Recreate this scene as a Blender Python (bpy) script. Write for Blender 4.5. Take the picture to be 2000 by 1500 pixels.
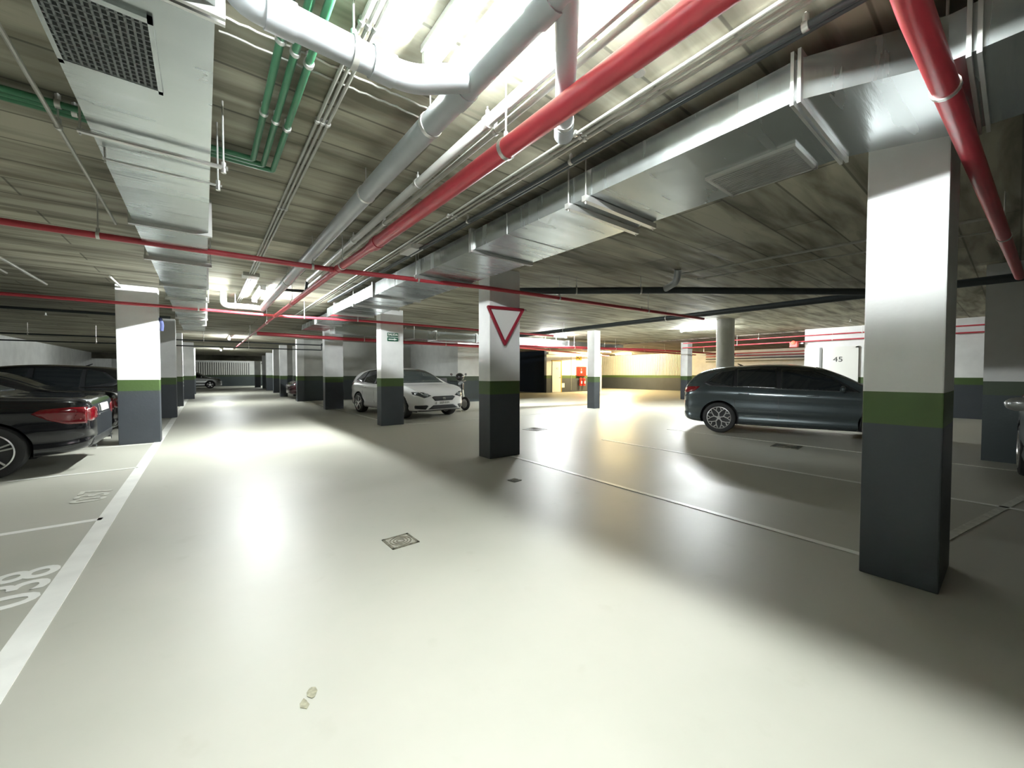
import bpy, bmesh, math, random
from mathutils import Vector, Matrix
from mathutils.bvhtree import BVHTree
random.seed(7)
for o in list(bpy.data.objects): bpy.data.objects.remove(o)
SC = bpy.context.scene; COL = SC.collection

# ------------------------------------------------ camera, world, exposure
F_PX = 770.0
PITCH = math.atan(20.0/F_PX); YAW = math.atan(602.0/F_PX*math.cos(PITCH))
cd = bpy.data.cameras.new('camera'); cam = bpy.data.objects.new('camera', cd); COL.objects.link(cam)
cd.sensor_width = 36.0; cd.lens = F_PX*36.0/2000.0; cd.clip_start = .05; cd.clip_end = 200
cam.location = (0, 0, 1.27)
cam.rotation_euler = (math.pi/2-PITCH, 0, -YAW)
SC.camera = cam
w = bpy.data.worlds.new('world'); SC.world = w; w.use_nodes = True
w.node_tree.nodes['Background'].inputs[0].default_value = (.5, .55, .55, 1)
w.node_tree.nodes['Background'].inputs[1].default_value = 0.02
SC.view_settings.view_transform = 'Standard'; SC.view_settings.look = 'None'
SC.view_settings.exposure = 1.22; SC.view_settings.gamma = 1.0; SC.view_settings.use_curve_mapping = False
LAMP = 900.0       # emission strength of the fluorescent tubes
CEIL = 2.85

# ------------------------------------------------ materials
def new_mat(name):
    m = bpy.data.materials.new(name); m.use_nodes = True
    return m, m.node_tree, m.node_tree.nodes['Principled BSDF']
def mat(name, col, rough=.5, metal=0., spec=.5, noise=0., nscale=6., coat=0., bump=0., bscale=40.):
    m, nt, b = new_mat(name)
    b.inputs['Base Color'].default_value = (*col, 1); b.inputs['Roughness'].default_value = rough
    b.inputs['Metallic'].default_value = metal; b.inputs['Specular IOR Level'].default_value = spec
    b.inputs['Coat Weight'].default_value = coat
    g = nt.nodes.new('ShaderNodeNewGeometry')
    if noise:
        n = nt.nodes.new('ShaderNodeTexNoise'); n.inputs['Scale'].default_value = nscale; n.inputs['Detail'].default_value = 4
        nt.links.new(g.outputs['Position'], n.inputs['Vector'])
        r = nt.nodes.new('ShaderNodeValToRGB')
        r.color_ramp.elements[0].position = .3; r.color_ramp.elements[1].position = .7
        r.color_ramp.elements[0].color = (*[c*(1-noise) for c in col], 1)
        r.color_ramp.elements[1].color = (*[min(1, c*(1+noise)) for c in col], 1)
        nt.links.new(n.outputs['Fac'], r.inputs[0]); nt.links.new(r.outputs[0], b.inputs['Base Color'])
    if bump:
        n2 = nt.nodes.new('ShaderNodeTexNoise'); n2.inputs['Scale'].default_value = bscale; n2.inputs['Detail'].default_value = 3
        nt.links.new(g.outputs['Position'], n2.inputs['Vector'])
        bp = nt.nodes.new('ShaderNodeBump'); bp.inputs['Strength'].default_value = bump; bp.inputs['Distance'].default_value = .01
        nt.links.new(n2.outputs['Fac'], bp.inputs['Height']); nt.links.new(bp.outputs[0], b.inputs['Normal'])
    return m
def emit(name, col, s):
    m, nt, b = new_mat(name)
    b.inputs['Base Color'].default_value = (*col, 1)
    b.inputs['Emission Color'].default_value = (*col, 1); b.inputs['Emission Strength'].default_value = s
    return m
def band_mat(name, split=1.15, white=(.82, .83, .83), dark=(.046, .054, .064), green=(.060, .108, .028)):
    """white paint above, green stripe, dark grey-blue paint below"""
    m, nt, b = new_mat(name); L = nt.links.new
    g = nt.nodes.new('ShaderNodeNewGeometry'); s = nt.nodes.new('ShaderNodeSeparateXYZ'); L(g.outputs['Position'], s.inputs[0])
    mr = nt.nodes.new('ShaderNodeMapRange'); mr.inputs[1].default_value = 0; mr.inputs[2].default_value = 3
    L(s.outputs['Z'], mr.inputs[0])
    r = nt.nodes.new('ShaderNodeValToRGB'); r.color_ramp.interpolation = 'CONSTANT'
    e = r.color_ramp.elements
    e[0].position = 0; e[0].color = (*dark, 1)
    e[1].position = (split-.19)/3; e[1].color = (*green, 1)
    x = e.new(split/3); x.color = (*white, 1)
    L(mr.outputs[0], r.inputs[0])
    n = nt.nodes.new('ShaderNodeTexNoise'); n.inputs['Scale'].default_value = 2.2; n.inputs['Detail'].default_value = 5
    L(g.outputs['Position'], n.inputs['Vector'])
    r2 = nt.nodes.new('ShaderNodeMapRange'); r2.inputs[1].default_value = .3; r2.inputs[2].default_value = .7
    r2.inputs[3].default_value = .86; r2.inputs[4].default_value = 1.03
    L(n.outputs['Fac'], r2.inputs[0])
    mx = nt.nodes.new('ShaderNodeMix'); mx.data_type = 'RGBA'; mx.blend_type = 'MULTIPLY'; mx.inputs[0].default_value = 1
    L(r.outputs[0], mx.inputs[6]); L(r2.outputs[0], mx.inputs[7]); L(mx.outputs[2], b.inputs['Base Color'])
    b.inputs['Roughness'].default_value = .55
    n2 = nt.nodes.new('ShaderNodeTexNoise'); n2.inputs['Scale'].default_value = 30; L(g.outputs['Position'], n2.inputs['Vector'])
    bp = nt.nodes.new('ShaderNodeBump'); bp.inputs['Strength'].default_value = .15; bp.inputs['Distance'].default_value = .01
    L(n2.outputs['Fac'], bp.inputs['Height']); L(bp.outputs[0], b.inputs['Normal'])
    return m
def floor_mat():
    m, nt, b = new_mat('painted_concrete_floor'); L = nt.links.new
    g = nt.nodes.new('ShaderNodeNewGeometry')
    n = nt.nodes.new('ShaderNodeTexNoise'); n.inputs['Scale'].default_value = .55; n.inputs['Detail'].default_value = 6; n.inputs['Roughness'].default_value = .6
    L(g.outputs['Position'], n.inputs['Vector'])
    r = nt.nodes.new('ShaderNodeValToRGB'); e = r.color_ramp.elements
    e[0].position = .35; e[0].color = (.37, .37, .315, 1); e[1].position = .72; e[1].color = (.43, .42, .365, 1)
    L(n.outputs['Fac'], r.inputs[0])
    n3 = nt.nodes.new('ShaderNodeTexNoise'); n3.inputs['Scale'].default_value = 5; n3.inputs['Detail'].default_value = 8
    L(g.outputs['Position'], n3.inputs['Vector'])
    r3 = nt.nodes.new('ShaderNodeValToRGB'); r3.color_ramp.elements[0].position = .27; r3.color_ramp.elements[1].position = .36
    r3.color_ramp.elements[0].color = (.95, .945, .93, 1); r3.color_ramp.elements[1].color = (1, 1, 1, 1)
    L(n3.outputs['Fac'], r3.inputs[0])
    mx = nt.nodes.new('ShaderNodeMix'); mx.data_type = 'RGBA'; mx.blend_type = 'MULTIPLY'; mx.inputs[0].default_value = 1
    L(r.outputs[0], mx.inputs[6]); L(r3.outputs[0], mx.inputs[7]); L(mx.outputs[2], b.inputs['Base Color'])
    rr = nt.nodes.new('ShaderNodeMapRange'); rr.inputs[1].default_value = .3; rr.inputs[2].default_value = .7
    rr.inputs[3].default_value = .40; rr.inputs[4].default_value = .50
    L(n.outputs['Fac'], rr.inputs[0]); L(rr.outputs[0], b.inputs['Roughness'])
    n2 = nt.nodes.new('ShaderNodeTexNoise'); n2.inputs['Scale'].default_value = 3.5; n2.inputs['Detail'].default_value = 5
    L(g.outputs['Position'], n2.inputs['Vector'])
    bp = nt.nodes.new('ShaderNodeBump'); bp.inputs['Strength'].default_value = .10; bp.inputs['Distance'].default_value = .02
    L(n2.outputs['Fac'], bp.inputs['Height']); L(bp.outputs[0], b.inputs['Normal'])
    b.inputs['Specular IOR Level'].default_value = .6
    return m
def ceil_mat(name, base):
    """board-marked concrete: long planks running across the lane"""
    m, nt, b = new_mat(name); L = nt.links.new
    g = nt.nodes.new('ShaderNodeNewGeometry')
    br = nt.nodes.new('ShaderNodeTexBrick'); L(g.outputs['Position'], br.inputs['Vector'])
    br.inputs['Scale'].default_value = 1; br.inputs['Brick Width'].default_value = 2.5; br.inputs['Row Height'].default_value = .42
    br.inputs['Mortar Size'].default_value = .012; br.inputs['Mortar Smooth'].default_value = .6; br.offset = .5
    br.inputs['Color1'].default_value = (*[c*.8 for c in base], 1); br.inputs['Color2'].default_value = (*[c*1.15 for c in base], 1)
    br.inputs['Mortar'].default_value = (*[c*.42 for c in base], 1)
    mp = nt.nodes.new('ShaderNodeMapping'); mp.inputs['Scale'].default_value = (.5, 3.4, 1); L(g.outputs['Position'], mp.inputs[0])
    n = nt.nodes.new('ShaderNodeTexNoise'); n.inputs['Scale'].default_value = 1.6; n.inputs['Detail'].default_value = 7; n.inputs['Distortion'].default_value = .4
    L(mp.outputs[0], n.inputs['Vector'])
    r = nt.nodes.new('ShaderNodeValToRGB'); e = r.color_ramp.elements
    e[0].position = .34; e[0].color = (.42, .40, .34, 1); e[1].position = .60; e[1].color = (1.15, 1.13, 1.06, 1)
    L(n.outputs['Fac'], r.inputs[0])
    mx = nt.nodes.new('ShaderNodeMix'); mx.data_type = 'RGBA'; mx.blend_type = 'MULTIPLY'; mx.inputs[0].default_value = 1
    L(br.outputs[0], mx.inputs[6]); L(r.outputs[0], mx.inputs[7]); L(mx.outputs[2], b.inputs['Base Color'])
    b.inputs['Roughness'].default_value = .7; b.inputs['Specular IOR Level'].default_value = .35
    bp = nt.nodes.new('ShaderNodeBump'); bp.inputs['Strength'].default_value = .5; bp.inputs['Distance'].default_value = .015
    L(n.outputs['Fac'], bp.inputs['Height']); L(bp.outputs[0], b.inputs['Normal'])
    return m
def galv_mat():
    m, nt, b = new_mat('galvanised_steel'); L = nt.links.new
    g = nt.nodes.new('ShaderNodeNewGeometry')
    mp = nt.nodes.new('ShaderNodeMapping'); mp.inputs['Scale'].default_value = (.4, 3.0, .4); L(g.outputs['Position'], mp.inputs[0])
    n = nt.nodes.new('ShaderNodeTexNoise'); n.inputs['Scale'].default_value = 2; n.inputs['Detail'].default_value = 5; L(mp.outputs[0], n.inputs['Vector'])
    r = nt.nodes.new('ShaderNodeMapRange'); r.inputs[1].default_value = .3; r.inputs[2].default_value = .7; r.inputs[3].default_value = .16; r.inputs[4].default_value = .32
    L(n.outputs['Fac'], r.inputs[0]); L(r.outputs[0], b.inputs['Roughness'])
    b.inputs['Base Color'].default_value = (.50, .54, .54, 1); b.inputs['Metallic'].default_value = .88
    bp = nt.nodes.new('ShaderNodeBump'); bp.inputs['Strength'].default_value = .25; bp.inputs['Distance'].default_value = .02
    L(n.outputs['Fac'], bp.inputs['Height']); L(bp.outputs[0], b.inputs['Normal'])
    return m
M = dict(
    floor=floor_mat(), band=band_mat('banded_column_paint'), wall=band_mat('banded_wall_paint', white=(.66, .67, .65), dark=(.036, .050, .052), green=(.044, .066, .036)), ceil=ceil_mat('board_marked_concrete', (.37, .36, .30)),
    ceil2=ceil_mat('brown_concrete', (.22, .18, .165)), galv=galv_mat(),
    line=mat('white_line_paint', (.74, .74, .70), .4, noise=.08, nscale=4), worn=mat('worn_line_paint', (.52, .52, .46), .5, noise=.2, nscale=18),
    red=mat('red_pipe_paint', (.52, .05, .07), .32, noise=.08, spec=.6), pvc=mat('grey_pvc', (.40, .42, .44), .35, noise=.06),
    whitepipe=mat('pale_pipe', (.60, .61, .58), .4, noise=.05), green=mat('green_pipe', (.05, .20, .10), .4, noise=.1),
    darkpipe=mat('dark_pipe', (.045, .055, .06), .45), conduit=mat('grey_conduit', (.42, .42, .38), .4, noise=.1),
    steel=mat('zinc_steel', (.7, .7, .68), .35, metal=.8), white=mat('white_enamel', (.8, .8, .78), .4),
    dkgrille=mat('grille_dark', (.03, .035, .035), .5), grille=mat('grille_grey', (.22, .24, .24), .45, metal=.3),
    tube=emit('tube_light', (.95, 1.0, .99), LAMP), tubehot=emit('bright_tube_light', (.95, 1.0, .99), LAMP*1.7), warm=emit('warm_tube_light', (1.0, .78, .40), LAMP*2.2),
    signred=mat('sign_red', (.28, .012, .03), .4), signgreen=mat('sign_green', (.01, .09, .05), .4),
    signyellow=mat('sign_yellow', (.62, .42, .05), .4), cabred=mat('cabinet_red', (.72, .02, .012), .35),
    black=mat('black_rubber', (.012, .012, .014), .6), plastic=mat('black_plastic', (.018, .019, .021), .4),
    rubber=mat('tyre_rubber', (.02, .02, .02), .75, bump=.2), glass=mat('tinted_glass', (.012, .015, .017), .05, spec=.8),
    glassgrey=mat('windscreen_glass', (.05, .06, .06), .06, spec=.8),
    chrome=mat('chrome', (.8, .8, .8), .15, metal=1), alloy=mat('alloy', (.62, .62, .62), .25, metal=.9), rimdark=mat('rim_dark', (.03, .03, .03), .4),
    lampred=mat('tail_lens_red', (.16, .003, .008), .12, spec=.8, coat=.5), lens=mat('headlamp_lens', (.25, .27, .28), .08, spec=.8),
    lensdark=mat('headlamp_inner', (.05, .055, .06), .15, spec=.8), plate=mat('plate_white', (.78, .78, .76), .4),
    ink=mat('black_ink', (.02, .02, .02), .5), door=mat('door_paint', (.72, .72, .69), .4), frame_ribshade=mat('frame_and_rib_shade_grey', (.20, .20, .20), .5),  # last grey: door frames, and painted shade between the sheet ribs
    navy=mat('navy_shutter', (.012, .018, .028), .5, noise=.1), rusty=mat('drain_iron', (.16, .15, .11), .6, metal=.3, noise=.4, nscale=40, bump=.4),
    corr=mat('pale_sheet', (.62, .62, .58), .45, noise=.05), drainframe=mat('drain_frame', (.30, .29, .24), .5, noise=.3, nscale=60),
    p_white=mat('car_white', (.80, .80, .80), .22, coat=1), p_grey=mat('car_grey', (.062, .080, .086), .25, metal=.5, coat=1),
    p_dark=mat('car_black_blue', (.010, .011, .015), .22, metal=.3, coat=1), p_black=mat('car_black', (.008, .008, .009), .22, coat=1),
    p_silver=mat('car_silver', (.42, .43, .43), .28, metal=.7, coat=.8), p_wine=mat('car_wine', (.05, .006, .012), .25, metal=.4, coat=1),
    scuff=mat('scuff_stain', (.27, .26, .18), .5, noise=.3, nscale=60), spill=mat('dark_stain', (.035, .038, .036), .5), glow=emit('beacon_red', (1, .10, .06), 1.2), blue=mat('blue_vest', (.03, .04, .12), .7),
)

# ------------------------------------------------ helpers
def tag(o, label=None, cat=None, group=None, kind=None):
    if label: o['label'] = label
    if cat: o['category'] = cat
    if group: o['group'] = group
    if kind: o['kind'] = kind
    return o
def empty(name, label, cat, loc=(0, 0, 0), rz=0, group=None):
    o = bpy.data.objects.new(name, None); COL.objects.link(o); o.location = loc; o.rotation_euler = (0, 0, rz)
    o.empty_display_size = .2
    return tag(o, label, cat, group)
def link(name, bm, m, parent=None, smooth=False, label=None):
    me = bpy.data.meshes.new(name); bmesh.ops.recalc_face_normals(bm, faces=bm.faces[:]); bm.to_mesh(me); bm.free()
    for x in (m if isinstance(m, (list, tuple)) else [m]): me.materials.append(x)
    if smooth:
        for p in me.polygons: p.use_smooth = True
        me.set_sharp_from_angle(angle=math.radians(38))
    o = bpy.data.objects.new(name, me); COL.objects.link(o)
    if parent: o.parent = parent
    if label: o['label'] = label
    return o
def box(bm, x0, x1, y0, y1, z0, z1, bev=0):
    r = bmesh.ops.create_cube(bm, size=1); vs = r['verts']
    for v in vs:
        v.co = Vector((x0 if v.co.x < 0 else x1, y0 if v.co.y < 0 else y1, z0 if v.co.z < 0 else z1))
    if bev:
        es = list({e for v in vs for e in v.link_edges})
        bmesh.ops.bevel(bm, geom=es, offset=bev, segments=2, affect='EDGES', profile=.6)
    return bm
def boxo(name, m, x0, x1, y0, y1, z0, z1, parent=None, bev=0, label=None):
    return link(name, box(bmesh.new(), x0, x1, y0, y1, z0, z1, bev), m, parent, label=label)
def cyl(bm, a, b, r, n=12, r2=None):
    a = Vector(a); b = Vector(b); d = b-a
    q = Vector((0, 0, 1)).rotation_difference(d.normalized())
    bmesh.ops.create_cone(bm, cap_ends=True, segments=n, radius1=r, radius2=r if r2 is None else r2, depth=d.length,
                          matrix=Matrix.Translation((a+b)/2) @ q.to_matrix().to_4x4())
    return bm
def round_path(pts, rad, seg=7):
    pts = [Vector(p) for p in pts]; out = [pts[0]]
    for i in range(1, len(pts)-1):
        p, a, b = pts[i], pts[i-1], pts[i+1]
        u = (a-p); v = (b-p); t = min(rad, u.length*.45, v.length*.45)
        A = p+u.normalized()*t; B = p+v.normalized()*t
        for k in range(seg+1):
            s = k/seg; out.append(A*(1-s)**2+p*2*s*(1-s)+B*s*s)
    out.append(pts[-1]); return out
def tube(bm, pts, r, n=14, rad=.08):
    P = round_path(pts, rad); rings = []
    t = (P[1]-P[0]).normalized(); up = Vector((0, 0, 1)) if abs(t.z) < .9 else Vector((1, 0, 0))
    s = t.cross(up).normalized(); nrm = s.cross(t)
    for i, p in enumerate(P):
        if 0 < i < len(P)-1: t2 = ((P[i+1]-p).normalized()+(p-P[i-1]).normalized()).normalized()
        elif i == 0: t2 = (P[1]-P[0]).normalized()
        else: t2 = (p-P[i-1]).normalized()
        q = t.rotation_difference(t2); s = q @ s; nrm = q @ nrm; t = t2
        rings.append([bm.verts.new(p+(s*math.cos(2*math.pi*k/n)+nrm*math.sin(2*math.pi*k/n))*r) for k in range(n)])
    for a, b in zip(rings, rings[1:]):
        for k in range(n): bm.faces.new((a[k], a[(k+1) % n], b[(k+1) % n], b[k]))
    bm.faces.new(rings[0]); bm.faces.new(rings[-1][::-1])
    return bm
def pipe(name, label, cat, pts, r, m, rad=.08, hang=(), group=None, collars=(), n=14, hm='steel', ceil=CEIL):
    """a pipe run; hang/collars: list of (segment index, fraction)"""
    o = link(name, tube(bmesh.new(), pts, r, n, rad), M[m], smooth=True)
    tag(o, label, cat, group)
    for seg, f in hang:
        a, b = Vector(pts[seg]), Vector(pts[seg+1]); p = a.lerp(b, f); d = (b-a).normalized()
        bm = bmesh.new(); cyl(bm, p-d*.012, p+d*.012, r+.006, 16); link('pipe_clamp', bm, M[hm], o, smooth=True)
        if ceil-p.z-r > .01:
            bm = bmesh.new(); cyl(bm, p+Vector((0, 0, r)), (p.x, p.y, ceil), .005, 8); cyl(bm, p+Vector((0, 0, r)), p+Vector((0, 0, r+.035)), .013, 8)
            link('hanger_rod', bm, M[hm], o)
    for seg, f in collars:
        a, b = Vector(pts[seg]), Vector(pts[seg+1]); p = a.lerp(b, f); d = (b-a).normalized()
        bm = bmesh.new(); cyl(bm, p-d*.05, p+d*.05, r+.007, 18); link('pipe_collar', bm, M[m], o, smooth=True)
    return o
def text(name, body, size, m, loc, rot, parent=None, extrude=.001, sx=1., bold=0.):
    cu = bpy.data.curves.new(name, 'FONT'); cu.body = body; cu.size = size; cu.extrude = extrude
    cu.align_x = 'CENTER'; cu.align_y = 'CENTER'; cu.offset = bold; cu.resolution_u = 4
    t = bpy.data.objects.new(name, cu); COL.objects.link(t)
    dg = bpy.context.evaluated_depsgraph_get(); me = bpy.data.meshes.new_from_object(t.evaluated_get(dg))
    me.name = name; bpy.data.objects.remove(t); me.materials.clear(); me.materials.append(m)
    o = bpy.data.objects.new(name, me); COL.objects.link(o); o.location = loc; o.rotation_euler = rot; o.scale = (sx, 1, 1)
    if parent: o.parent = parent
    return o

# ================================================= SETTING
X0, X1, Y0, Y1 = -6.5, 28.0, -12.0, 50.0
def struct(name, m, x0, x1, y0, y1, z0, z1, parent=None):
    o = boxo(name, m, x0, x1, y0, y1, z0, z1, parent); o['kind'] = 'structure'; return o
struct('floor', M['floor'], X0-.3, X1+.3, Y0-.3, Y1+.3, -.2, 0)
struct('ceiling', M['ceil'], X0-.3, 17.4, Y0-.3, Y1+.3, CEIL, CEIL+.25)
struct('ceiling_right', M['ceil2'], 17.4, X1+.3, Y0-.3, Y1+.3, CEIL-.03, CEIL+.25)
struct('wall_left', M['wall'], X0-.25, X0, Y0, Y1, 0, CEIL)
struct('wall_behind', M['wall'], X0-.25, X1+.25, Y0-.25, Y0, 0, CEIL)
struct('wall_right', M['band'], X1, X1+.25, Y0, Y1, 0, CEIL-.03)
struct('wall_store', M['band'], 17.0, 17.2, Y0, 4.7, 0, CEIL)                     # wall with the numbered store door
struct('wall_store_side', M['wall'], 17.2, 20.0, 4.5, 4.7, 0, CEIL-.03)
struct('wall_bays', M['wall'], 3.45, 8.9, 20.35, 20.5, 0, CEIL)                    # wall behind the white car
struct('wall_block', M['wall'], 8.9, 12.0, 15.3, 20.5, 0, CEIL)
struct('wall_hydrant', M['band'], 18.0, 23.5, 19.3, 19.5, 0, CEIL-.03)
struct('wall_corner', M['wall'], 23.3, 23.5, 19.5, 23.0, 0, CEIL-.03)
struct('wall_back', M['wall'], X0-.25, X1+.25, Y1, Y1+.25, 0, CEIL)
struct('wall_right_near', M['wall'], 9.0, 9.4, -5.0, .3, 0, CEIL)
for i, y in enumerate((25.3, 30.3, 35.3, 40.3)):
    struct('wall_partition_%d' % (i+1), M['wall'], 4.0, 12.0, y, y+.12, 0, CEIL)
struct('trim_1', M['ceil'], X0, 12, 42.0, 42.8, 2.42, CEIL)                        # deep beam before the far end
# dark shutter door at the far right passage
d = struct('door_2', M['navy'], 18.0, 18.08, 19.5, 24.5, 0, CEIL-.04)
bm = bmesh.new()
for k in range(24): box(bm, 17.985, 18.0, 19.55, 24.45, .05+k*.115, .05+k*.115+.09)
link('shutter_slats', bm, M['navy'], d)
# corrugated sheet walls
bm = bmesh.new()
for k in range(64):
    y = 14.8+k*.125; box(bm, 27.955, 28.0, y, y+.075, 1.15, CEIL-.05, .006)
o = link('trim_2', bm, M['corr']); struct('trim_6', M['frame_ribshade'], 27.985, 28.0, 14.8, 22.85, 1.15, CEIL-.05); o['kind'] = 'structure'  # dark backing sheet paints the shade between the ribs
bm = bmesh.new()
for k in range(52):
    x = -5.6+k*.18; box(bm, x, x+.10, 49.93, 50.0, 1.15, 2.42, .008)
o = link('trim_3', bm, M['corr']); struct('trim_7', M['frame_ribshade'], -5.6, 3.8, 49.98, 50.0, 1.15, 2.42); o['kind'] = 'structure'  # far wall too: shade in the rib gaps put in as a dark sheet

for k, yy in enumerate((2.19, 2.29)):
    pts = [(.08+i*.035, yy+random.uniform(-.006, .006), CEIL-.004) for i in range(32)]
    o = link('trim_%d' % (8+k), tube(bmesh.new(), pts, .006, 6, .001), M['conduit'], smooth=True); o['kind'] = 'structure'
# numbered store door in the right-hand white wall
d = struct('door_1', M['door'], 16.955, 17.0, 3.28, 4.18, 0.02, 2.13)
boxo('door_frame', M['frame_ribshade'], 16.93, 17.0, 4.18, 4.25, 0, 2.18, d)
boxo('door_frame', M['door'], 16.94, 17.0, 3.21, 3.28, 0, 2.18, d)
boxo('door_frame', M['door'], 16.94, 17.0, 3.21, 4.18, 2.13, 2.19, d)
text('door_number', '45', .24, M['ink'], (16.95, 3.74, 1.75), (math.pi/2, 0, -math.pi/2), d, sx=1.15)
bm = bmesh.new(); cyl(bm, (16.955, 3.36, 1.05), (16.90, 3.36, 1.05), .012); cyl(bm, (16.90, 3.36, 1.05), (16.90, 3.48, 1.05), .011); link('door_handle', bm, M['steel'], d)
# pale door beside the hydrant
d = struct('door_3', M['door'], 18.5, 19.32, 19.26, 19.3, .02, 2.12)
boxo('door_frame', M['signyellow'], 18.44, 19.38, 19.24, 19.3, 2.12, 2.18, d)
boxo('door_frame', M['signyellow'], 19.32, 19.38, 19.24, 19.3, 0, 2.12, d)
bm = bmesh.new(); cyl(bm, (19.22, 19.26, 1.02), (19.22, 19.2, 1.02), .014); box(bm, 19.1, 19.23, 19.19, 19.21, 1.0, 1.03); link('door_handle', bm, M['plastic'], d)
text('door_number', '42', .2, M['frame_ribshade'], (18.95, 19.255, 1.62), (math.pi/2, 0, 0), d)
# painted pilaster strip at the corner of the yellow-lit wall
struct('trim_4', M['door'], 23.42, 23.56, 19.2, 19.3, 0, 2.75)

# ------------------------------------------------ columns
def column(label, x, y, wx=.57, wy=.30, group=None):
    bm = bmesh.new(); box(bm, x, x+wx, y, y+wy, 0, CEIL, .008)
    return tag(link('column', bm, M['band']), label, 'column', group)
column('broad white, green and dark grey column nearest on the right, hiding the nose of the dark hatchback', 3.30, .25, .57, .35)
colB = column('square white and dark grey column that carries the red triangle', 3.33, 4.79)
colC = column('white and dark grey column with the small green exit sign, before the white car', 3.38, 9.47)
column('brightly lit column with a pale grey foot, left of the white car', 3.38, 15.08, .62, .3)
column('white and dark column at the left edge of the bay wall beyond the pale-footed column', 3.35, 20.2, .3, .3)
column('slim far column just left of the wine red car', 3.32, 25.0, .35, .35)
column('far column, first of those past the wine red car on the right of the lane', 3.62, 30.2, .5, .3)
column('bright far column at the right of the lane, beyond the wine red car', 3.72, 34.8, 1.0, .4)
column('small far column by the corrugated sheet wall at the end of the lane', 3.75, 43.6, .45, .4)
column('lit white column with green stripe on the left of the lane, nearest on that side', -1.21, 9.78, .56, .32)
column('shaded column directly behind the nearest left column', -1.20, 15.0, .57, .32)
column('third column of the left row, half behind the shaded one', -1.20, 20.0, .56, .32)
colL4 = column('fourth column of the left row, with white chevrons on its edge', -1.0, 25.6, .62, .35)
column('fifth column of the left row near the far parked silver car', -1.0, 31.5, .6, .35)
column('slim column standing alone right of the red triangle column', 11.2, 9.47, .33, .33)
column('distant square column standing left of the dark hatchback, before the yellow-lit wall', 18.7, 9.95, .45, .35)
bm = bmesh.new(); cyl(bm, (12.0, 5.25, 0), (12.0, 5.25, CEIL), .235, 40)
rc = tag(link('round_column', bm, M['band'], smooth=True), 'round grey concrete column rising behind the roof of the dark hatchback', 'column')
rc.data.materials[0] = mat('plain_grey_paint', (.50, .50, .47), .6, noise=.05)
bm = bmesh.new(); box(bm, -.385, -.3, 25.58, 25.6, .55, 1.0)
for k in range(3):
    b2 = bmesh.new()
    vs = [b2.verts.new(p) for p in ((-1.0, 25.59, .55+k*.17), (-.8, 25.59, .63+k*.17), (-.8, 25.59, .72+k*.17), (-1.0, 25.59, .64+k*.17))]
    b2.faces.new(vs); ex = bmesh.ops.extrude_face_region(b2, geom=b2.faces[:])
    for v in ex['geom']:
        if isinstance(v, bmesh.types.BMVert): v.co.y -= .012
    link('chevron_strip', b2, M['white'], colL4)
bm.free()

# ------------------------------------------------ floor markings
def strip(name, label, cat, a, b, wd, m='line', group=None, z=.004):
    a = Vector((*a, 0)); b = Vector((*b, 0)); d = (b-a).normalized(); n = Vector((-d.y, d.x, 0))*wd/2
    bm = bmesh.new(); lo = [bm.verts.new(p) for p in (a-n, b-n, b+n, a+n)]
    hi = [bm.verts.new(v.co+Vector((0, 0, z))) for v in lo]
    bm.faces.new(hi)
    for k in range(4): bm.faces.new((lo[k], lo[(k+1) % 4], hi[(k+1) % 4], hi[k]))
    return tag(link(name, bm, M[m]), label, cat, group)
strip('lane_line', 'wide white line painted along the left edge of the driving lane', 'line', (-.70, -6), (-.66, 48), .115)
strip('bay_line', 'thin white bay line before the first painted number on the left', 'line', (-5.5, 4.9), (-.72, 4.9), .07)
strip('bay_line', 'thin white bay line disappearing under the tail of the dark saloon', 'line', (-5.5, 7.28), (-.72, 7.3), .06)
strip('bay_line', 'thin white bay line at the foot of the nearest left column', 'line', (-5.5, 9.66), (-.72, 9.66), .06)
strip('bay_line', 'white line running from the triangle column towards the nearest right column', 'line', (3.62, .62), (3.72, 4.78), .06)
strip('bay_line', 'white line on the floor between the columns and the dark hatchback', 'line', (5.95, -1.5), (6.05, 4.9), .055)
strip('bay_line', 'faint white line below the side of the dark hatchback', 'line', (8.35, -1.0), (8.35, 4.9), .05, 'worn')
strip('bay_line', 'white line crossing the dark floor right of the nearest column', 'line', (3.9, .42), (7.9, -.3), .06, 'worn')
strip('bay_line', 'white line on the floor left of the white car', 'line', (3.75, 9.8), (3.75, 15.05), .06)
strip('bay_line', 'white line across the mouth of the bays in front of the white car', 'line', (4.0, 9.3), (11.0, 9.3), .05, 'worn')
strip('bay_line', 'thin white line on the bay floor by the far left column foot', 'line', (3.75, 15.4), (3.75, 20.2), .06)
def floor_no(label, s, loc, size, m):
    o = text('painted_number', s, size, m, loc, (0, 0, math.pi/2), None, .0015, 1.0, .004)
    return tag(o, label, 'number')
floor_no('large painted bay number 038 in the left foreground', '038', (-.885, 3.62, .003), .40, M['line'])
floor_no('faint worn bay number painted behind the dark saloon', '037', (-.92, 5.90, .003), .36, M['worn'])

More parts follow.
